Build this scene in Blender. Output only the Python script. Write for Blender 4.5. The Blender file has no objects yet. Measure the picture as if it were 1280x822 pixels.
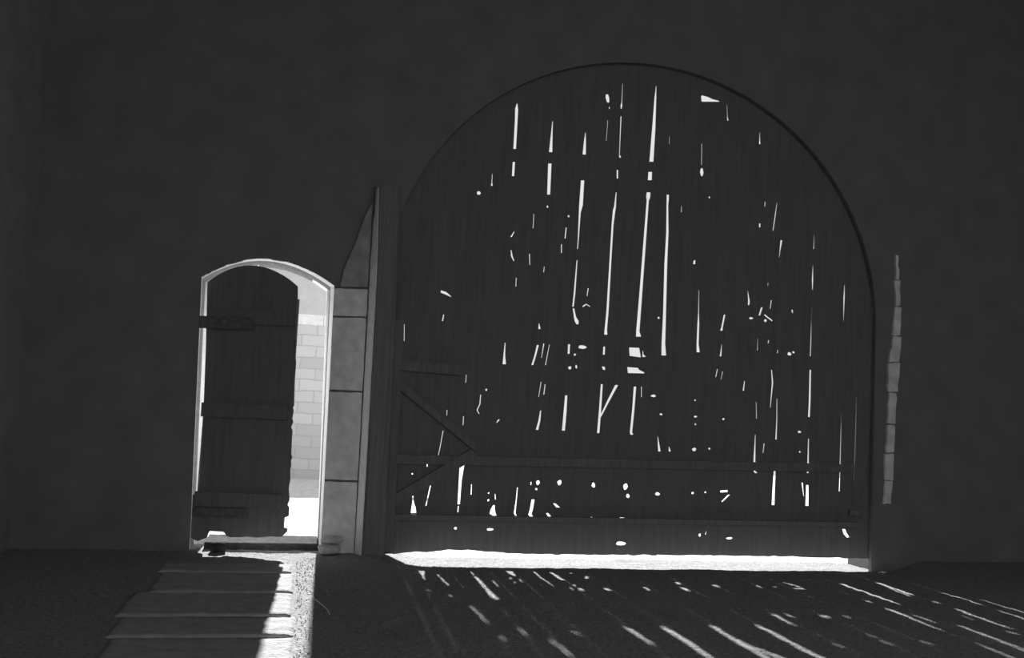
import bpy, bmesh, math, random
from mathutils import Vector, Matrix, noise
from mathutils.geometry import delaunay_2d_cdt
random.seed(7)
S = bpy.context.scene
C = S.collection

# ---------------------------------------------------------------- camera
F, YAW, ROLL, H = 1170.0, math.radians(12.5), .05, 1.45
PITCH = math.atan(92 / F)
fw = Vector((math.sin(YAW) * math.cos(PITCH), math.cos(YAW) * math.cos(PITCH), math.sin(PITCH)))
r0 = Vector((math.cos(YAW), -math.sin(YAW), 0)); u0 = r0.cross(fw)
rt = r0 * math.cos(ROLL) + u0 * math.sin(ROLL)
up = u0 * math.cos(ROLL) - r0 * math.sin(ROLL)
D = 8.855
CAM = Vector((0, -D, H))


def ray(x, y):
    return fw + rt * ((x - 640) / F) - up * ((y - 411) / F)


def at(x, y, Y=0.0):            # photo point -> (X, Z) on the upright plane at depth Y
    d = ray(x, y); t = (D + Y) / d.y
    return (d.x * t, H + d.z * t)


def on_floor(x, y, z=0.0):
    d = ray(x, y); t = (z - H) / d.z
    p = CAM + d * t
    return p.x, p.y


cd = bpy.data.cameras.new('camera'); cam = bpy.data.objects.new('camera', cd); C.objects.link(cam)
cd.sensor_width = 36; cd.lens = F / 1280 * 36; cd.clip_end = 300
m = Matrix((rt, up, -fw)).transposed().to_4x4(); m.translation = CAM
cam.matrix_world = m
S.camera = cam

# ---------------------------------------------------------------- materials
def mat(name, col, var=.25, scale=6., rough=.9, bump=.3, bscale=30., wood=False):
    M = bpy.data.materials.new(name); M.use_nodes = True
    nt = M.node_tree; n = nt.nodes; b = n['Principled BSDF']
    b.inputs['Roughness'].default_value = rough
    b.inputs['Specular IOR Level'].default_value = 0.
    tc = n.new('ShaderNodeTexCoord'); mp = n.new('ShaderNodeMapping')
    nt.links.new(tc.outputs['Object'], mp.inputs[0])
    if wood: mp.inputs['Scale'].default_value = (9, 9, .5)
    nz = n.new('ShaderNodeTexNoise'); nz.inputs['Scale'].default_value = scale; nz.inputs['Detail'].default_value = 6
    nt.links.new(mp.outputs[0], nz.inputs['Vector'])
    cr = n.new('ShaderNodeValToRGB')
    a, c = col * (1 - var), min(col * (1 + var), .95)
    cr.color_ramp.elements[0].position = .3; cr.color_ramp.elements[0].color = (a, a, a, 1)
    cr.color_ramp.elements[1].position = .7; cr.color_ramp.elements[1].color = (c, c, c, 1)
    nt.links.new(nz.outputs['Fac'], cr.inputs[0]); nt.links.new(cr.outputs[0], b.inputs['Base Color'])
    if bump:
        n2 = n.new('ShaderNodeTexNoise'); n2.inputs['Scale'].default_value = bscale; n2.inputs['Detail'].default_value = 5
        nt.links.new(mp.outputs[0], n2.inputs['Vector'])
        bp = n.new('ShaderNodeBump'); bp.inputs['Strength'].default_value = bump; bp.inputs['Distance'].default_value = .02
        nt.links.new(n2.outputs['Fac'], bp.inputs['Height']); nt.links.new(bp.outputs[0], b.inputs['Normal'])
    return M


def masonry(name, c1, c2, mortar):
    M = bpy.data.materials.new(name); M.use_nodes = True
    nt = M.node_tree; n = nt.nodes; b = n['Principled BSDF']; b.inputs['Roughness'].default_value = .95
    b.inputs['Specular IOR Level'].default_value = 0.
    tc = n.new('ShaderNodeTexCoord'); mp = n.new('ShaderNodeMapping')
    mp.inputs['Rotation'].default_value = (math.radians(90), 0, 0)
    nt.links.new(tc.outputs['Object'], mp.inputs[0])
    nz = n.new('ShaderNodeTexNoise'); nz.inputs['Scale'].default_value = 2.2; nz.inputs['Detail'].default_value = 4
    nt.links.new(mp.outputs[0], nz.inputs['Vector'])
    mx = n.new('ShaderNodeMixRGB'); mx.blend_type = 'ADD'; mx.inputs[0].default_value = .12
    nt.links.new(mp.outputs[0], mx.inputs[1]); nt.links.new(nz.outputs['Color'], mx.inputs[2])
    br = n.new('ShaderNodeTexBrick'); br.inputs['Scale'].default_value = 1.0
    br.inputs['Brick Width'].default_value = .95; br.inputs['Row Height'].default_value = .36
    br.inputs['Mortar Size'].default_value = .02; br.inputs['Mortar Smooth'].default_value = .4
    for k, v in (('Color1', c1), ('Color2', c2), ('Mortar', mortar)): br.inputs[k].default_value = (v, v, v, 1)
    nt.links.new(mx.outputs[0], br.inputs['Vector']); nt.links.new(br.outputs['Color'], b.inputs['Base Color'])
    bp = n.new('ShaderNodeBump'); bp.inputs['Strength'].default_value = .5; bp.inputs['Distance'].default_value = .03; bp.invert = True
    nt.links.new(br.outputs['Fac'], bp.inputs['Height']); nt.links.new(bp.outputs[0], b.inputs['Normal'])
    return M


M_WALL = mat('sooty_plaster', .185, .12, 3.0, bump=.4, bscale=9)
M_SIDE = mat('side_plaster', .30, .12, 3.0)
M_CEIL = mat('soot_black_boards', .2, .2, 4)
M_FLOOR = mat('trodden_gravel_earth', .31, .28, 38, bump=.9, bscale=75)
M_YARD = mat('pale_yard_gravel', .6, .2, 8)
M_PIER = mat('pale_limestone', .74, .16, 9, bump=.5, bscale=40)
M_TOPB = mat('shade_toned_limestone', .34, .2, 9, bump=.5, bscale=40)  # top block: light fading up the pier is put into this darker tone
M_DARK = mat('dark_stone', .06, .2, 14)
M_LIME = mat('limewashed_edge', .9, .06, 14, bump=.3, bscale=40)
M_QUOIN = mat('worn_quoin_stone', .82, .25, 7, bump=.8, bscale=30)
M_REV = mat('grey_reveal_stone', .55, .15, 12, bump=.5)
M_GATE = mat('weathered_oak', .165, .1, 4, wood=True)
M_RAIL = mat('grey_oak_rail', .18, .15, 4, wood=True)
M_POST = mat('old_grey_post_wood', .2, .15, 4, wood=True)
M_IRON = mat('rusty_iron', .13, .3, 20, rough=.7)
M_SLAB = mat('smooth_paving_stone', .38, .12, 10, bump=.5, bscale=40)
M_STONE = mat('field_stone', .5, .2, 14, bump=.6)
M_PALE = mat('pale_bounce_boards', .34, .15, 4, wood=True)  # for the added reflecting layer on the back of the door leaf
M_SILL = mat('dark_worn_sill', .075, .3, 20)
M_STRAW = mat('dry_straw', .8, .1, 10, bump=0)
M_YWALL = masonry('rubble_masonry', .56, .68, .52)
M_COPE = mat('coping_stone', .92, .15, 6)
M_HOUSE = mat('rendered_gable', .5, .08, 2, bump=.2)
M_TILE = mat('roof_tiles', .4, .2, 8)


# ---------------------------------------------------------------- helpers
def obj(name, bm, material, parent=None, smooth=False):
    me = bpy.data.meshes.new(name)
    bmesh.ops.recalc_face_normals(bm, faces=bm.faces)
    if smooth:
        for f_ in bm.faces: f_.smooth = True
    bm.to_mesh(me); bm.free()
    me.materials.append(material)
    o = bpy.data.objects.new(name, me); C.objects.link(o)
    if parent:
        o.parent = parent
        o.matrix_parent_inverse = Matrix.Translation(-parent.location)
    return o


def empty(name, loc):
    o = bpy.data.objects.new(name, None); o.empty_display_size = .2; o.location = loc; C.objects.link(o); return o


def tag(o, label=None, cat=None, group=None, kind=None):
    if label: o['label'] = label
    if cat: o['category'] = cat
    if group: o['group'] = group
    if kind: o['kind'] = kind
    return o


def inside(p, poly):
    x, y = p; c = False; j = len(poly) - 1
    for i in range(len(poly)):
        a, b = poly[i], poly[j]
        if (a[1] > y) != (b[1] > y) and x < (b[0] - a[0]) * (y - a[1]) / (b[1] - a[1]) + a[0]: c = not c
        j = i
    return c


def plate(bm, outer, holes, y0, y1):
    """upright plate in the X-Z plane with cut-outs, from depth y0 (room side) to y1"""
    xs = [p[0] for p in outer]; zs = [p[1] for p in outer]
    bx = (min(xs), max(xs), min(zs), max(zs))
    hs = []
    for h_ in holes:
        hx = [p[0] for p in h_]; hz = [p[1] for p in h_]
        if max(hx) < bx[0] or min(hx) > bx[1] or max(hz) < bx[2] or min(hz) > bx[3]: continue
        hs.append(h_)
    vs, es = [], []
    for poly in [outer] + hs:
        k = len(vs); n_ = len(poly)
        vs += [Vector(p) for p in poly]
        es += [(k + i, k + (i + 1) % n_) for i in range(n_)]
    v2, e2, f2, *_ = delaunay_2d_cdt(vs, es, [], 0, 1e-6)
    keep = []
    for f_ in f2:
        c = sum((v2[i] for i in f_), Vector((0, 0))) / len(f_)
        if inside(c, outer) and not any(inside(c, h_) for h_ in hs): keep.append(f_)
    used = {}
    fr, bk = {}, {}
    for f_ in keep:
        for i in f_:
            if i not in fr:
                fr[i] = bm.verts.new((v2[i].x, y0, v2[i].y)); bk[i] = bm.verts.new((v2[i].x, y1, v2[i].y))
    cnt = {}
    for f_ in keep:
        for a, b in zip(f_, list(f_[1:]) + [f_[0]]):
            cnt[(a, b)] = 1
        try:
            bm.faces.new([fr[i] for i in f_]); bm.faces.new([bk[i] for i in reversed(f_)])
        except ValueError: pass
    for (a, b) in cnt:
        if (b, a) not in cnt:
            try: bm.faces.new((fr[b], fr[a], bk[a], bk[b]))
            except ValueError: pass


def box(bm, x0, x1, y0, y1, z0, z1, bev=0.):
    r = bmesh.ops.create_cube(bm, size=1)
    for v in r['verts']:
        v.co = Vector((x0 + (v.co.x + .5) * (x1 - x0), y0 + (v.co.y + .5) * (y1 - y0), z0 + (v.co.z + .5) * (z1 - z0)))
    if bev:
        es = list({e for v in r['verts'] for e in v.link_edges})
        bmesh.ops.bevel(bm, geom=es, offset=bev, segments=2, affect='EDGES', profile=.6)


def bar(bm, p, q, w, y0, y1, jit=.0):
    """a board in the X-Z plane from p to q, width w, between depths y0 and y1"""
    p, q = Vector(p), Vector(q); d = (q - p).normalized(); n_ = Vector((-d.y, d.x)) * w / 2
    N = 10; L = []
    for i in range(N + 1):
        c = p.lerp(q, i / N); j = 1 + random.uniform(-jit, jit)
        L.append((c + n_ * j, c - n_ * j))
    rows = []
    for a, b in L:
        rows.append([bm.verts.new((a.x, y0, a.y)), bm.verts.new((b.x, y0, b.y)), bm.verts.new((b.x, y1, b.y)), bm.verts.new((a.x, y1, a.y))])
    for A, B in zip(rows, rows[1:]):
        for k in range(4): bm.faces.new((A[k], A[(k + 1) % 4], B[(k + 1) % 4], B[k]))
    bm.faces.new(rows[0][::-1]); bm.faces.new(rows[-1])


def loft(bm, A, YA, B, YB):
    va = [bm.verts.new((x, YA, z)) for x, z in A]; vb = [bm.verts.new((x, YB, z)) for x, z in B]
    for i in range(len(A) - 1): bm.faces.new((va[i], va[i + 1], vb[i + 1], vb[i]))


def rock(bm, c, s, seed, sub=3, amp=.25):
    r = bmesh.ops.create_icosphere(bm, subdivisions=sub, radius=1)
    for v in r['verts']:
        k = 1 + amp * noise.noise(v.co * 1.6 + Vector((seed * 3.1, seed, 0)))
        q = v.co * k
        # flatten into a stone
        q = Vector((math.copysign(abs(q.x) ** .8, q.x), math.copysign(abs(q.y) ** .8, q.y), math.copysign(abs(q.z) ** .75, q.z)))
        v.co = Vector((c[0] + q.x * s[0], c[1] + q.y * s[1], c[2] + q.z * s[2]))


def dense(pts, n_=8):
    out = []
    for a, b in zip(pts, pts[1:]):
        out += [tuple(a[k] + (b[k] - a[k]) * i / n_ for k in range(len(a))) for i in range(n_)]
    return out + [tuple(pts[-1])]


def rough(pts, amp, seed, sc=14):
    return [(x + amp * noise.noise(Vector((x * sc, z * sc, seed))), z + amp * noise.noise(Vector((x * sc, z * sc, seed + 9)))) for x, z in pts]


# ---------------------------------------------------------------- the openings
YG = .07                        # depth of the gate behind the wall face
XL, XR = .71, 5.93              # gate arch at its foot
ZS, ZT = 2.45, 4.98
XC, RA, RB = (XL + XR) / 2, (XR - XL) / 2, ZT - ZS


def arch_z(x, g=0.):
    t = max(0., 1 - ((x - XC) / (RA + g)) ** 2)
    return ZS + (RB + g) * math.sqrt(t)


def gate_outline(g=0., n_=48):
    P = [(XL - g, -.4), (XL - g, ZS)]
    for i in range(1, n_):
        a = math.pi * (1 - i / n_)
        P.append((XC + (RA + g) * math.cos(a), ZS + (RB + g) * math.sin(a)))
    P += [(XR + g, ZS), (XR + g, -.4)]
    return P


def door_outline(px, Y):
    return [at(x, y, Y) for x, y in px]


# door opening on the room face / at the stop / outside  (left foot, arch, right foot)
def arch_px(l, a, r, n_=14):
    # quadratic through the three given points
    pts = []
    (x0, y0), (x1, y1), (x2, y2) = l, a, r
    for i in range(n_ + 1):
        x = x0 + (x2 - x0) * i / n_
        y = y0 * (x - x1) * (x - x2) / ((x0 - x1) * (x0 - x2)) + y1 * (x - x0) * (x - x2) / ((x1 - x0) * (x1 - x2)) + y2 * (x - x0) * (x - x1) / ((x2 - x0) * (x2 - x1))
        pts.append((x, y))
    return pts


D_IN = door_outline([(235, 700)] + arch_px((251, 346), (328, 323), (418, 357)) + [(400.5, 700)], 0)
D_MID = door_outline([(237, 700)] + arch_px((253, 348.5), (328, 326), (413, 359)) + [(397, 700)], .14)
D_MD2 = [(x, z) for x, z in D_MID]
D_OUT = door_outline([(256.5, 700)] + arch_px((269, 350), (333, 331), (409, 362)) + [(396, 700)], .44)

# ---------------------------------------------------------------- setting
bm = bmesh.new()
FZ = 7.0
outer = [(-2.35, -.45), (9.2, -.45), (9.2, FZ), (-2.35, FZ)]
din = rough(D_IN[:1] + dense(D_IN[1:-1], 4) + D_IN[-1:], .008, 3)
plate(bm, outer, [gate_outline(0), din], 0, YG - .02)
o = obj('wall_front', bm, M_WALL); tag(o, kind='structure')
bm = bmesh.new()
plate(bm, outer, [gate_outline(.12), [(x, z) for x, z in D_MD2]], YG + .06, .62)
o = obj('wall_outer', bm, M_WALL); tag(o, kind='structure')

bm = bmesh.new(); loft(bm, D_IN, -.002, D_MID, .14)
o = obj('trim_1', bm, M_LIME); tag(o, kind='structure')          # limewashed splay round the door
bm = bmesh.new(); loft(bm, D_MID, .14, D_MD2, .42); loft(bm, D_MD2, .42, D_OUT, .425); loft(bm, D_OUT, .425, D_OUT, .63)
o = obj('trim_2', bm, M_LIME); tag(o, kind='structure')           # stone reveal outside the door

# floor with gentle unevenness, finer near the lit strips
def lines(segs):
    out = []
    for a, b, s in segs:
        k = max(1, round((b - a) / s)); out += [a + (b - a) * i / k for i in range(k)]
    return out + [segs[-1][1]]


def floor_z(x, y):
    z = .010 * noise.noise(Vector((x * 2.2, y * 2.2, .3))) + .007 * noise.noise(Vector((x * 9, y * 9, 4.))) + .005 * noise.noise(Vector((x * 23, y * 23, 8.)))
    if -1.15 < x < .06 and y < -.4: z *= .3
    t = min(1, max(0, (y + .75) / .85)); t = t * t * (3 - 2 * t)
    q = min(1, max(0, (x - .75) / .5)); q = q * q * (3 - 2 * q); q2 = min(1, max(0, (6.5 - x) / .4))
    z -= .135 * t * q * q2
    z += .015 * math.exp(-((x - .6) / .22) ** 2 - ((y + .05) / .22) ** 2)     # earth heaped at the pier's foot
    return z


gx = lines([(-14, -2.4, 2), (-2.4, -.8, .1), (-.8, 6.1, .035), (6.1, 9.2, .12), (9.2, 16, 2)])
gy = lines([(-26, -6, 2), (-6, -3.6, .07), (-3.6, -1.2, .05), (-1.2, .66, .03)])
bm = bmesh.new()
G = [[bm.verts.new((x, y, floor_z(x, y) - .004)) for x in gx] for y in gy]
for j in range(len(gy) - 1):
    for i in range(len(gx) - 1): bm.faces.new((G[j][i], G[j][i + 1], G[j + 1][i + 1], G[j + 1][i]))
o = obj('floor', bm, M_FLOOR, smooth=True); tag(o, kind='structure')

bm = bmesh.new()
G = [[bm.verts.new((x, y, -.15 - .053 * (y - .64) + .02 * noise.noise(Vector((x, y, 2))))) for x in lines([(-50, 70, 1.5)])] for y in lines([(.64, 60, 1.)])]
for A, B in zip(G, G[1:]):
    for i in range(len(A) - 1): bm.faces.new((A[i], A[i + 1], B[i + 1], B[i]))
o = obj('floor_yard', bm, M_YARD, smooth=True); tag(o, kind='structure')

YB = -10.8
bm = bmesh.new(); box(bm, -2.75, -2.35, YB, .62, -.2, FZ + .1)
tag(obj('wall_left', bm, M_SIDE), kind='structure')
bm = bmesh.new(); box(bm, 9.2, 9.6, YB, .62, -.2, FZ + .1)
tag(obj('wall_right', bm, M_SIDE), kind='structure')
bm = bmesh.new(); box(bm, -2.75, 9.6, YB, .62, FZ, FZ + .25)
tag(obj('ceiling', bm, M_CEIL), kind='structure')

# threshold stone in the doorway
bm = bmesh.new()
xl, xr = at(240, 684, .2)[0], at(396, 690, .2)[0]
box(bm, D_OUT[0][0] + .006, D_OUT[-1][0] - .006, .10, .60, -.02, .06, .012)
for v in bm.verts: v.co.z += .006 * noise.noise(v.co * 7)
tag(obj('threshold', bm, M_SILL), 'low dark threshold across the bottom of the arched doorway', 'doorstep')

# ashlar pier between door and gate: courses with open joints
def pier_course(pts, seed, y0=-.035):
    bm = bmesh.new()
    P = [at(x, y) for x, y in pts]
    P = dense(P + P[:1], 6)[:-1]
    P = rough(P, .006, seed, 20)
    fr = [bm.verts.new((x, y0, z)) for x, z in P]; bk = [bm.verts.new((x, .001, z)) for x, z in P]
    bm.faces.new(fr)
    for i in range(len(P)): bm.faces.new((fr[i], fr[i - 1], bk[i - 1], bk[i]))
    es = [e for e in bm.edges if abs(e.verts[0].co.y - y0) < 1e-5 and abs(e.verts[1].co.y - y0) < 1e-5]
    bmesh.ops.bevel(bm, geom=es, offset=.012, segments=2, affect='EDGES')
    return bm


pier = empty('trim_3', (at(430, 692)[0], 0, 0)); tag(pier, kind='structure')
def lx(y): return 417.5 + (y - 357) * (400.5 - 418) / 343          # door-side edge
def rx(y): return 468.5 + (y - 270) * (446 - 468.5) / 420          # gate-side edge
ys = [(361, 394), (397, 486.5), (489.5, 598), (601.5, 697)]
for k, (a, b) in enumerate(ys):
    obj('ashlar_block', pier_course([(lx(a) + 1, a), (rx(a) - 4.2, a + 1), (rx(b) - 4.2, b + 2), (lx(b) + 1, b)], k + 1), M_PIER, pier)
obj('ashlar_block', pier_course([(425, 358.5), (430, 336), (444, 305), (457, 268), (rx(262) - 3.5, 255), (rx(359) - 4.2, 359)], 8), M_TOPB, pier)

# limewashed arris running up the gate side of the pier
bm = bmesh.new()
L = [(446, 700), (452, 600), (457.5, 500), (463, 400), (467, 320), (470, 255), (470.6, 238)]
rows = []
for i, (x, y) in enumerate(dense(L, 10)):
    w = 7.6 if y > 330 else 7.6 * max(.25, (y - 180) / 150)
    X, Z = at(x, y); X0 = at(x - w / 2, y)[0] ; X1 = at(x + w / 2, y)[0]
    j = .003 * noise.noise(Vector((0, 0, Z * 9)))
    rows.append([bm.verts.new((X0 + j, 0, Z)), bm.verts.new((X0 + j, -.036, Z)), bm.verts.new((X1 + j - .006, -.14, Z)), bm.verts.new((X1 + j, -.135, Z)), bm.verts.new((X1 + j, 0, Z))])
for A, B in zip(rows, rows[1:]):
    for k in range(4): bm.faces.new((A[k], A[k + 1], B[k + 1], B[k]))
bm.faces.new(rows[0]); bm.faces.new(rows[-1][::-1])
tag(obj('trim_4', bm, M_LIME), kind='structure')

# quoins up the right side of the gateway
right = empty('trim_5', (at(1110, 690)[0], 0, 0)); tag(right, kind='structure')
Q = [(1119, 318, 3), (1120.5, 350, 5), (1121, 383, 7), (1120, 420, 10), (1117, 453, 12), (1114, 490, 9), (1112.5, 530, 9), (1111, 566, 9), (1109.5, 600, 8), (1107, 630, 7)]
for k, ((x, y, w), (x2, y2, w2)) in enumerate(zip(Q, Q[1:])):
    bm = bmesh.new(); e = 2 if k % 3 == 1 else 0
    P = [at(x - w / 2 - e, y + .8), at(x + w / 2, y + .8), at(x2 + w / 2, y2 - .8), at(x2 - w / 2 - 3 * (k in (2, 3)), y2 - .8)]
    P = rough(dense(P + P[:1], 5)[:-1], .012, k + 30, 18)
    fr = [bm.verts.new((a, -.03, b)) for a, b in P]; bk = [bm.verts.new((a, .001, b)) for a, b in P]
    bm.faces.new(fr)
    for i in range(len(P)): bm.faces.new((fr[i], fr[i - 1], bk[i - 1], bk[i]))
    obj('quoin_block', bm, M_QUOIN, right)

# ---------------------------------------------------------------- the gate
SL = [  # slits in the boards: centre-line points (x, y, width) in the photo
 [(646.5,129,1),(646,136,4),(645.5,150,3.5),(643.5,186,3.5)], [(642.5,202,3),(641.5,220,3)],
 [(691,151,1),(690,166,2),(688.5,190,4.5)], [(687.5,204,4.5),(686,243,4)],
 [(732,165,.8),(731.5,175,2.5),(730.5,193,4.5)], [(728.5,225,4.5),(726.5,256,5),(725,265,2.5),(723,300,1.8),(722,311,1.4)], [(721.5,325,1.6),(718.5,365,2.2),(716.5,383,2)], [(717,385,2),(719,396,3),(721,401,5.5),(722,405,3)],
 [(759,117.5,3),(759.5,122,5),(760.5,128,3)], [(761.8,133,1.6),(762,136,1.6)], [(760,150,.9),(758,176,.9)],
 [(778.5,104,.8),(777.5,128,1.4),(777,132,2.4),(776.5,136,1.2)], [(776.5,145,1.8),(774.5,194,1.2)], [(775,194,2.4),(775.5,197,2)], [(772,212,2),(772,223,2)],
 [(770.5,240,1.4),(769,258,2.6),(768,262,3.4),(766,280,2.6),(763,330,2.6),(759.5,390,3),(757.5,412,3.4),(757.5,418,4.5)],
 [(820.5,107,1),(819.5,122,2.5),(817.5,160,4.5),(814.5,202,5.6)], [(813,214.5,5),(812.5,225,5.5)], [(811,240,5),(810.5,246,5.5),(810,250,3),(807,290,3.4),(801,370,4),(797.5,414,4.6),(798.5,420.5,7)],
 [(835,243,3),(835,248,3),(834.5,256,2.4),(834.5,290,3.2),(832.5,330,4),(831,390,4),(829.5,430,5),(830,444,6.5)],
 [(877.5,179,1.2),(877.2,206,1.2)], [(877.5,210,2.5),(877.5,215,5),(877.5,220,2)],
 [(877.5,119.5,2),(878,126.5,2)], [(909,130,1),(909.5,145,1.2),(910.2,150.5,2)], [(950,165,1),(950,173,1.6),(950,180,2.2)],
 [(837,170,.9),(837,180,1)], [(852,257,1),(852,265,1.4)],
 [(956.7,252,1.6),(956.3,258,1.4)], [(971.5,253,1),(969.5,268,1.8),(966.5,288,1.6)], [(950,279,2),(950,284,2)],
 [(615.5,217,.8),(615,228,1.2),(615,232,2.5)], [(667.5,267,1),(666.5,285,1.2)], [(643,289,1),(639,296,2)], [(639,312,1.2),(640,320,2.2),(642.5,326,1.8)], [(662,317,1.6),(662.5,331,1.2)], [(645.5,347,1.2),(645,358,1.2)], [(680.5,333,1.2),(679.8,340,1.2)],
 [(708,284,1.8),(706.5,298,1.8)], [(702,305,1.6),(702,316,1.6)],
 [(735.5,360,1.8),(734,370,1.2)], [(728.5,383,2),(733,380,1.6),(738,383,1.6)],
 [(631.5,428,1.2),(630.5,445,2.4),(630.5,455,4.5)], [(674,404,1),(674.5,411,3)], [(672.5,431,2.6),(669,445,2.2),(665.5,456,2.4)], [(680,429,1.8),(677,447,1)], [(687,430,1),(682,456,1.4)],
 [(711.5,430,2.6),(711,442,2.6)], [(755.5,433,2.4),(755,443,2.6)], [(754.2,458,4),(755.5,462,3)],
 [(601,493,1.4),(600,505,1.6),(596.5,512,1.8),(599,517,1.6)], [(621,528,1.6),(624,524,2.4)],
 [(676.5,477,1.2),(673.5,496,1)], [(681.5,480,1.4),(680,493,1.6)], [(676,513,1.8),(674.5,525,2.6),(671.5,537,3.2)],
 [(708,494,3),(706.5,515,4),(704.5,538,4)], [(752.5,480,2.6),(750.5,510,3),(748,541,3.4)], [(771,481,4),(761,500,3.2),(750.5,521,2)], [(794,483,3.4),(792,510,3.2),(789,540,3.2),(790,543,4)], [(802,483,1.4),(802,496,1.4)],
 [(868.5,325,2.5),(868,330,3)], [(874,362,1),(873.5,390,1.6),(873.2,405,2.6),(872.3,430,3),(873,440,4.5)],
 [(906,393,2.2),(903,408,2.2),(902,413,3.4)], [(902.5,430,1),(901,445,2.4)], [(897,461,1.6),(895,471,1.6)], [(903.5,464,1.4),(901.5,474,1)],
 [(935,363,1),(936.5,376,2.4),(936,381,2.2)], [(952.5,384,2.4),(949.5,394,2)], [(955.5,393,2.4),(966,401,2)], [(964.5,375,1.8),(963,386,1.4)], [(960.5,353,1.2),(960,357,1.2)],
 [(977,300,2.6),(975,315,1.4),(974,322,1)], [(947.5,423,1),(947,438,1.4)], [(961,425,1.8),(960.5,429,1.6)], [(972.5,437,1.4),(972,441,1.6)], [(990.5,387,2.2),(991,391,1.8)],
 [(1018,293,1),(1017.5,311,1.6)], [(1016.5,331,1),(1016,350,2),(1016,362,1.4)], [(1015,385,.9),(1014.5,400,1),(1014,425,1.8),(1013.2,445,1.8)], [(1013.2,462,2.2),(1012.5,500,2.6),(1011.5,521,2.6)], [(1011,548,1.8),(1010.5,575,2),(1010,591,2.6)], [(1003,603,2),(1005,620,1.2)], [(1009.5,606,3.4),(1009.3,620,4),(1009,632,4.4)],
 [(1056,356,1.2),(1055.5,372,2),(1054.7,402,1)], [(1052,515,.8),(1051.5,540,1.4),(1050.5,580,1.8),(1049.5,614,1.8)], [(1070.5,497,1),(1070,530,1.6),(1069,565,1.6),(1067.5,600,.9)],
 [(964.8,462,1.8),(966,478,2),(964,500,1.8),(963.3,509,1.4)], [(971.5,498,1.4),(971.3,525,1.8),(970.3,549,2)], [(968.8,587,3),(967.5,610,3.4),(966.7,631,4)],
 [(945.5,502,1.2),(946,523,1.4)], [(944.5,543,1.2),(943.5,570,2.6),(943,588,2.6),(945.5,591,3.6)], [(955.5,554,1.8),(954,566,1.4)], [(931,476,1.6),(929.5,488,2)],
 [(822.5,545,1),(823.5,555,2.2),(824.5,564,3.4)], [(836.5,558,1.2),(837.5,564,3)],
 [(505.5,405,.8),(505.3,426,.9)], [(583,468,1),(582.3,478,1)], [(559,512,1),(558.7,519,1)], [(579.5,520,1.2),(579,531,1.2)], [(554,538,1.2),(550,560,1.2),(547,573,.9)], [(534.5,569,1),(534,583,1.6)], [(540,598,1),(537,612,1.8),(532.5,632,1.6)], [(539.5,598,1),(538.5,602,1)],
 [(515.5,609,1.2),(516.5,628,2),(517,634,5.5),(517,641,7)], [(587,573.5,3),(580,575,8),(577.5,582,6),(575.5,600,3.6),(573.5,630,3)], [(573,632,1.4),(572.5,640,1.6)], [(589.5,605,1),(589,618,1.4)],
 [(619,617,1),(619.5,624,1.6)], [(617.5,631,2),(616,637,6),(616,642,8),(619,644,4)], [(647,609,1.4),(645.5,625,1.8),(643.5,641,2.2),(645,644,2)], [(666.5,624,4),(664.5,636,4),(662.5,643,4),(665,645.5,4)], [(693,629,3),(698,634,4.5)], [(684,641,2.4),(687,645,4)],
 [(910,613.5,2.6),(900.5,614,2.4)], [(911.5,618,3),(902.5,627,2)], [(1055,661,4),(1057,667,5),(1061,671.5,5)], [(883,664,1.2),(882,668,1.4)],
 [(888.5,577,1),(889,585,1)], [(551,364,3),(558,366.5,3.6),(564,370.5,1.6)], [(554.8,393,1.6),(553.2,401,1.8)],
 [(664,602,1.6),(663.8,606,1.6)],
]
BL = [  # knot holes and chips: centre x, y, half width, half height
 (598.5,241,2.2,2.4),(728,433.5,5,2.2),(712.5,459.5,2,1.6),(720.5,458,1,2.4),(718.8,443,1.2,1.2),
 (672.5,603,2,3),(670.5,611,1.2,1.2),(699.5,603,2.4,3),(742,606,2,3),(782,608,2.6,4),(785,619.5,2,2.4),(822,617,2.8,1.8),(866,616,1.5,1.2),(882,615,1,.8),(778,648,4.8,1.4),(739.5,647,1.2,1),
 (868,561.5,2.6,1.8),(887,560.5,1.2,1),(904.5,523.5,1.4,1),(869.5,520.5,2,.9),(869.5,530,1,.8),(826.5,517.5,1.8,1),(817,494.5,3.2,1.2),(869,500,.9,.9),(999.5,539.5,2,1.2),(1000,564.5,1,1),
 (612.5,661.5,4,1.4),(569.5,660,1.6,1.2),(776,679,6,2.4),(875,668.5,1.4,1.8),(912,672.5,4,1),
 (939,397.5,2.4,1.2),(957,400.5,1.6,1.6),(987,442,2.4,2),(992,440,1.4,1.2),(823.5,397,1.2,1.2),(611,616,0.7,0.7),(610.5,625,1,1.2),(515.4,592,.8,.8),(887,246.5,.9,.9),
 (608,487,1,1.2),(684.5,258,.8,1.6),(711,270,1,1)
]
holes = []
for s in SL:
    s = [(x, y, w * .92 + .35 if w >= 2 else w * .78 + .12) for x, y, w in s]
    dx = abs(s[0][0] - s[-1][0]); dy = abs(s[0][1] - s[-1][1])
    if len(s) == 3 and dy < 12 and dx > 8 or dx > dy:      # mostly horizontal crack: offset up and down
        P = [(x, y - w / 2) for x, y, w in s] + [(x, y + w / 2) for x, y, w in reversed(s)]
    else:
        P = [(x - w / 2, y) for x, y, w in s] + [(x + w / 2, y) for x, y, w in reversed(s)]
    holes.append(P)
for (x, y, a, b) in BL:
    ph = random.random() * 6
    holes.append([(x + (a + .3) * math.cos(t) * (1 + .15 * math.sin(3 * t + ph)), y + (b + .3) * math.sin(t) * (1 + .15 * math.sin(2 * t + ph))) for t in [2 * math.pi * i / 9 for i in range(9)]])
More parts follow.
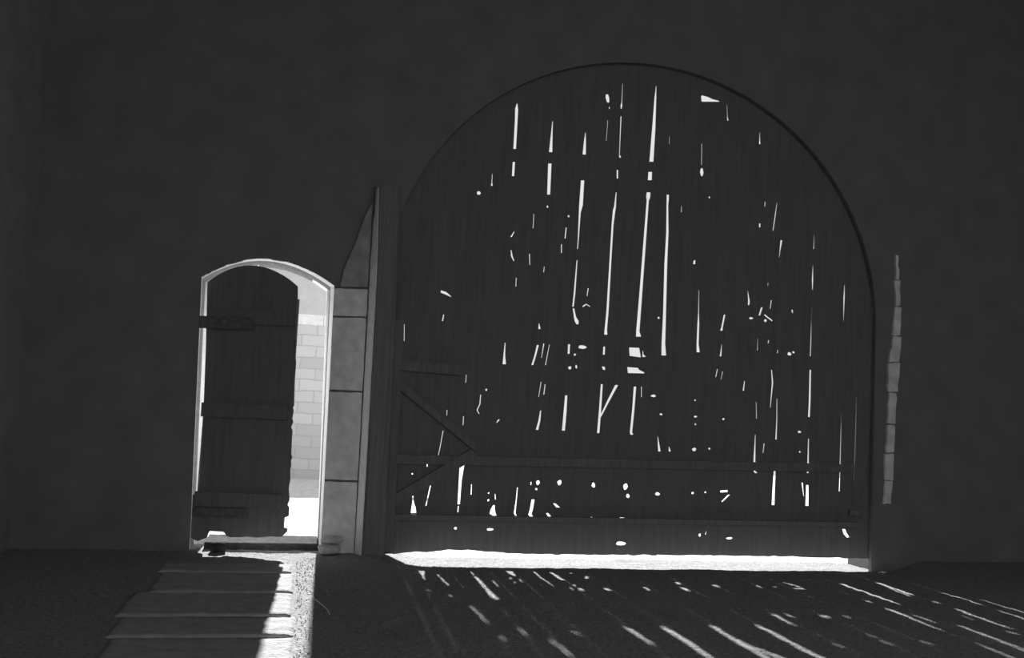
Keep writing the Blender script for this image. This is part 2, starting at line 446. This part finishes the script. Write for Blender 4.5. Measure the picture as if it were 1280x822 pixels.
# chips larger than a slit
holes.append([(877.3,118.5),(886,121),(891,123.5),(899,125.5),(900,127),(877.3,127)])
holes.append([(786.5,434),(799.5,434.5),(801.5,446.5),(787,444.5)])
holes.append([(784,458.5),(797.5,459.5),(799.5,462),(806,465.3),(805,466.6),(799,466.3),(785,466)])
holes.append([(803.3,438),(804.2,438),(805,443),(808,445.5),(803,446)])
holes = [[at(x, y, YG) for x, y in P] for P in holes]

gate = empty('barn_gate', (XC, YG, 0))
tag(gate, 'wide round-arched plank gate, dark old boards full of bright cracks and knot holes', 'gate')
b450 = [505.3, 521, 560, 582.5, 604, 631, 677, 711, 755.3, 795.5, 830, 873, 901.5, 947, 966, 1013, 1053.5]
def lean(x): return .05 + (640 - x) * 7e-5
BOT = [(440, 694), (486, 692), (520, 690), (545, 688.5), (560, 686.8), (590, 687.5), (640, 691.5), (720, 693), (900, 694), (1000, 696), (1066, 697.5), (1160, 699)]
def bot(x):
    for (a, b), (c, d) in zip(BOT, BOT[1:]):
        if a <= x <= c: return b + (d - b) * (x - a) / (c - a)
    return 695
cols = [[(XL - .07, -.2), (XL - .07, 5.3)]]
for x in b450:
    cols.append([at(x - lean(x) * 260, 710, YG), at(x + lean(x) * 400, 50, YG)])
cols.append([(XR + .07, -.2), (XR + .07, 5.3)])
botz = []
for x in range(440, 1161, 8): botz.append(at(x, bot(x) + .5 * math.sin(x * .31), YG))
def zbot(X):
    for (a, b), (c, d) in zip(botz, botz[1:]):
        if a <= X <= c: return b + (d - b) * (X - a) / (c - a)
    return .05
def side(c, t): return c[0][0] + (c[1][0] - c[0][0]) * t, c[0][1] + (c[1][1] - c[0][1]) * t
GAP = .0004
for k in range(len(cols) - 1):
    A, B = cols[k], cols[k + 1]
    def top(c):
        lo, hi = 0., 1.
        for _ in range(30):
            md = (lo + hi) / 2; X, Z = side(c, md)
            if Z < arch_z(X, .07): lo = md
            else: hi = md
        return side(c, lo)
    tA, tB = top(A), top(B)
    ax, bx_ = side(A, 0)[0] + GAP, side(B, 0)[0] - GAP
    P = []
    for i in range(7):
        X = ax + (bx_ - ax) * i / 6; P.append((X, zbot(X) + (.008 * noise.noise(Vector((k * 5.3, X * 8, 0))))))
    P.append((tB[0] - GAP, tB[1]))
    for i in range(1, 6):
        X = tB[0] + (tA[0] - tB[0]) * i / 6; P.append((X, arch_z(X, .07)))
    P.append((tA[0] + GAP, tA[1]))
    bm = bmesh.new()
    dy = .0
    plate(bm, P, holes, YG + dy, YG + dy + .014)
    obj('plank', bm, M_GATE, gate)

# rails and braces on the room side, standing clear of every crack the light comes through
def board(name, p, q, w, y0=.03, y1=.0695, material=None, jit=.03):
    bm = bmesh.new(); bar(bm, at(*p, YG), at(*q, YG), w, y0, y1, jit)
    return obj(name, bm, material or M_RAIL, gate)
board('rail', (478, 645), (1072, 655), .05)
board('rail', (486, 455), (578, 462.5), .10)
board('rail', (486, 573), (1066, 585), .085, .04)
board('brace', (496, 478), (596, 560), .07, .035)
board('brace', (484, 630), (592, 566), .10, .03)
board('brace', (1060, 640), (1072, 640), .05)
board('stile', (483, 688), (497, 400), .11, .02)

# wooden post standing in front of the gate's left edge
post = empty('gate_post', (at(470, 690)[0], 0, 0)); tag(post, 'grey weathered wooden post between the pale stone pier and the gate', 'post')
bm = bmesh.new(); rows = []
for i, (x, y) in enumerate(dense([(463, 701), (468, 600), (472.5, 500), (479, 380), (484, 235)], 8)):
    X, Z = at(x, y); w = .115 + .01 * noise.noise(Vector((0, 3, Z * 2)))
    prof = [(-1, 0), (-1, -.05), (-.55, -.085), (.5, -.09), (1, -.055), (1, 0)]
    rows.append([bm.verts.new((X + a * w + .004 * noise.noise(Vector((a * 3, b_ * 9, Z * 6))), b_ - .001, Z)) for a, b_ in prof])
for A, B in zip(rows, rows[1:]):
    for k in range(5): bm.faces.new((A[k], A[k + 1], B[k + 1], B[k]))
bm.faces.new(rows[0]); bm.faces.new(rows[-1][::-1])
obj('timber', bm, M_POST, post)

# ---------------------------------------------------------------- the small door
door = empty('door_1', (at(250, 600, .1)[0], .1, 0)); tag(door, kind='structure')
door['label'] = 'small arched plank door standing ajar, ragged free edge, dark inside face'
TH = math.radians(14); HX = at(250, 500, .1)[0]; HY = .1
def leaf(x, y):
    """photo point -> (s, z) on the leaf plane: s along the leaf from the hinge line"""
    d = ray(x, y); n_ = Vector((math.sin(TH), math.cos(TH), 0)); o_ = Vector((HX, HY, 0))
    t = (o_ - CAM).dot(n_) / d.dot(n_); P = CAM + d * t
    return ((P - o_).dot(Vector((math.cos(TH), -math.sin(TH), 0))), P.z)
edge = [(371.5,357.5),(371.3,372),(370,400),(369,418),(369.8,428),(368.6,446),(369.3,452),(367.6,475),(367.5,480),(366.7,507),(365.2,508.5),(366.2,513),(364.5,523),(365.6,527),(363,534),(364.8,538),(364,548),(363.2,568),(364.4,571),(362.8,576),(363.2,582),(362,586),(362,600),(360.4,607),(360,612),(361,625),(358.6,631),(360.6,634),(360,645),(352.5,648),(352,659),(357.8,660),(358.5,664)]
L_OUT = [(238.5,672),(241,618),(249,616),(252.5,560),(257,440),(259.3,352.5)]
BZ = [(352, .15), (335, .145), (322, .13), (310, .135), (298, .125), (288, .12), (283, .13), (280, .16), (275, .17), (266, .17), (260, .16), (257, .1), (247, .07)]
bott = []
arc = arch_px((260, 352), (311, 331.5), (371.5, 357), 18)
full = L_OUT + arc[1:-1] + edge + bott
SZ = [leaf(x, y) for x, y in full] + [(leaf(x, 670)[0], z) for x, z in BZ]
def bmap(bm):
    for v in bm.verts:
        s, yy, z = v.co
        v.co = Vector((HX + s * math.cos(TH) + yy * math.sin(TH), HY - s * math.sin(TH) + yy * math.cos(TH), z))
smin, smax = min(p[0] for p in SZ), max(p[0] for p in SZ)
cuts = [smin - .01] + [smin + (smax - smin) * i / 5 for i in range(1, 5)] + [smax + .01]
def clip(poly, a, b):
    for sgn, lim in ((1, a), (-1, b)):
        out = []
        for i in range(len(poly)):
            p, q = poly[i - 1], poly[i]
            dp, dq = sgn * (p[0] - lim), sgn * (q[0] - lim)
            if (dp >= 0) != (dq >= 0):
                t = dp / (dp - dq); out.append((lim, p[1] + (q[1] - p[1]) * t))
            if dq >= 0: out.append(q)
        poly = out
    return poly
for k in range(5):
    P = clip(SZ, cuts[k] + .0004, cuts[k + 1] - .0004)
    bm = bmesh.new(); plate(bm, P, [], 0, .03); bmap(bm); obj('plank', bm, M_GATE, door)
for z_ in (.45, 1.25, 2.1):
    bm = bmesh.new(); bar(bm, (smin + .04, z_), (smax - .06, z_ + .01), .13, -.028, -.0005, .03); bmap(bm); obj('ledge', bm, M_GATE, door)
# strap hinge, crossing the gap at the hinge side
for yy in (403,):
    s, z = leaf(258, yy); s0 = leaf(243, yy)[0]
    bm = bmesh.new(); bar(bm, (s0, z), (s + .45, z + .01), .115, -.034, -.0285, .05)
    bmap(bm); obj('strap_hinge', bm, M_IRON, door)
s, z = leaf(256, 632); s0 = leaf(241, 632)[0]
bm = bmesh.new(); bar(bm, (s0 + .01, z - .05), (s + .4, z - .04), .07, -.034, -.0285, .05); bmap(bm); obj('strap_hinge', bm, M_IRON, door)
cx_, cz_ = sum(p[0] for p in SZ) / len(SZ), sum(p[1] for p in SZ) / len(SZ)
P = [(min(max(a, smin + .03), smax - .03), min(b, b - .02) if b > 1.5 else b + .004) for a, b in SZ]
bm = bmesh.new(); bar(bm, (smin + .5 * (smax - smin), .16), (smin + .5 * (smax - smin), 2.3), smax - smin - .08, .031, .05); bmap(bm); obj('bounce_boarding', bm, M_PALE, door)  # unseen pale layer added to bounce sunlight into the hinge gap

# ---------------------------------------------------------------- small things on the floor
bm = bmesh.new(); X, Y = on_floor(411, 692); rock(bm, (X, -.10, .045), (.105, .075, .047), 1, amp=.2)
tag(obj('flat_stone', bm, M_STONE), 'flat pale stone on the floor at the foot of the stone pier, lower of two', 'stone')
bm = bmesh.new(); X, Y = on_floor(411, 692); rock(bm, (X + .02, -.09, .131), (.105, .07, .034), 4, amp=.2)
tag(obj('flat_stone', bm, M_STONE), 'flat pale stone lying on top of another stone against the pier foot', 'stone')
bm = bmesh.new(); X, Y = on_floor(271, 692); rock(bm, (X, -.04, .035), (.072, .06, .05), 6, amp=.15)
tag(obj('round_stone', bm, M_DARK), 'dark round stone under the hinge corner of the ajar door', 'stone')

# paving stones running in from the doorway, left of the gravel
prev = None
rows_ = [(706, 716), (717.8, 741), (742.2, 769.5), (772, 795.5), (798, 835)]
names = ['first paving stone inside the arched doorway, shortest of the row, beside the gravel', 'second paving stone in from the doorway, in the bright strip',
         'third paving stone in from the doorway, in the middle of the row', 'fourth paving stone in from the doorway, next to the frontmost', 'frontmost paving stone of the row leading in from the doorway']
for k, (ya, yb) in enumerate(rows_):
    Y1, Y0 = on_floor(365, ya)[1], on_floor(362, yb)[1]
    xa = -1.0 + .05 * math.sin(k * 2.1); xb = on_floor(366 - 2 * (k % 2), (ya + yb) / 2)[0] + (.015 if k % 2 else -.01)
    bm = bmesh.new()
    nx, ny = 30, max(6, int((Y1 - Y0) / .03)); V = []
    for j in range(ny + 1):
        row = []
        for i in range(nx + 1):
            u, v = i / nx, j / ny
            x = xa + (xb - xa) * u + .012 * noise.noise(Vector((v * 5, k, i > 15)))
            y = Y0 + (Y1 - Y0) * v + .008 * noise.noise(Vector((u * 6, k * 3.3, j > ny / 2)))
            ed = min(u * (xb - xa), (1 - u) * (xb - xa), v * (Y1 - Y0), (1 - v) * (Y1 - Y0))
            z = .012 - .010 * math.exp(-ed / .012) + .007 * noise.noise(Vector((x * 5, y * 9, k)))
            row.append(bm.verts.new((x, y, z)))
        V.append(row)
    for A, B in zip(V, V[1:]):
        for i in range(nx): bm.faces.new((A[i], A[i + 1], B[i + 1], B[i]))
    be = [e for e in bm.edges if e.is_boundary]
    r = bmesh.ops.extrude_edge_only(bm, edges=be)
    for v in r['geom']:
        if isinstance(v, bmesh.types.BMVert): v.co.z = -.03
    tag(obj('paving_stone', bm, M_SLAB, smooth=True), names[k], 'paving stone', 'paving stones in from the doorway')

# loose gravel near the strip and the pier
bm = bmesh.new()
for i in range(1000):
    if i < 500: x, y = random.uniform(.06, .22), random.uniform(-4.6, -.25)
    else: x, y = random.uniform(.42, 1.6), random.uniform(-2.2, -.25)
    s = random.uniform(.003, .0055)
    r = bmesh.ops.create_icosphere(bm, subdivisions=1, radius=s)
    for v in r['verts']: v.co = Vector((v.co.x * random.uniform(.8, 1.3) + x, v.co.y * random.uniform(.8, 1.3) + y, v.co.z * .7 + floor_z(x, y) + s * .25))
tag(obj('gravel', bm, M_FLOOR), 'loose gravel scattered along the sunlit strip and by the pier', 'gravel', kind='stuff')

# straw on the floor
bm = bmesh.new(); P = []
for (x, y) in dense([(393, 751), (401, 757), (408, 763), (412, 770)], 3):
    X, Y = on_floor(x, y); P.append(Vector((X, Y, floor_z(X, Y) + .012)))
rows = []
for i, p in enumerate(P):
    t = (P[min(i + 1, len(P) - 1)] - P[max(i - 1, 0)]).normalized(); a = t.cross(Vector((0, 0, 1))).normalized(); b_ = a.cross(t)
    rows.append([bm.verts.new(p + .0035 * (a * math.cos(q) + b_ * math.sin(q))) for q in (0, 1.26, 2.51, 3.77, 5.03)])
for A, B in zip(rows, rows[1:]):
    for k in range(5): bm.faces.new((A[k], A[(k + 1) % 5], B[(k + 1) % 5], B[k]))
bm.faces.new(rows[0]); bm.faces.new(rows[-1])
tag(obj('straw_stalk', bm, M_STRAW), 'thin pale bent straw on the dark floor right of the sunlit strip', 'straw')

# ---------------------------------------------------------------- outside
YW = 22.
yw = empty('courtyard_wall', (0, YW, 0)); tag(yw, 'sunlit rubble stone wall across the yard, seen through the open doorway', 'wall')
bm = bmesh.new(); box(bm, -30, 2.6, YW, YW + .6, -1.5, 3.62); obj('masonry', bm, M_YWALL, yw)
bm = bmesh.new()
x = -30.
while x < 2.0:
    w = random.uniform(1.0, 1.5); box(bm, x, x + w - .015, YW - .08, YW + .68, 3.622, 3.96 + random.uniform(-.01, .01), .02); x += w
obj('coping', bm, M_COPE, yw)

hs = empty('outbuilding', (-2, 34, -1.9)); tag(hs, 'plain pale rendered building rising behind the yard wall, seen above its coping', 'building')
bm = bmesh.new(); box(bm, -9.5, 2.6, 34, 42, -2.4, 6.9); obj('walls', bm, M_HOUSE, hs)
bm = bmesh.new()
v = [bm.verts.new(q) for q in ((-9.9, 33.7, 6.901), (3., 33.7, 6.901), (3., 42.3, 6.901), (-9.9, 42.3, 6.901), (-9.9, 38, 8.6), (3., 38, 8.6))]
for f_ in ((0, 1, 5, 4), (2, 3, 4, 5), (0, 4, 3), (1, 2, 5), (0, 3, 2, 1)): bm.faces.new([v[i] for i in f_])
obj('roof', bm, M_TILE, hs)

# ---------------------------------------------------------------- light
SUN_DX, SUN_T = .02, .42
sd = bpy.data.lights.new('sun', 'SUN'); sd.energy = 20; sd.angle = math.radians(.85)
so = bpy.data.objects.new('sun', sd); C.objects.link(so)
so.rotation_euler = Vector((SUN_DX, 1, SUN_T)).to_track_quat('Z', 'Y').to_euler()
so.location = (2, 20, 12)
W = bpy.data.worlds.new('sky'); S.world = W; W.use_nodes = True
W.node_tree.nodes['Background'].inputs[0].default_value = (1, 1, 1, 1)
W.node_tree.nodes['Background'].inputs[1].default_value = .78

S.view_settings.view_transform = 'Standard'; S.view_settings.look = 'None'
S.view_settings.exposure = 0; S.view_settings.gamma = 1; S.view_settings.use_curve_mapping = False
S.cycles.max_bounces = 10; S.cycles.diffuse_bounces = 8
S.cycles.use_denoising = True
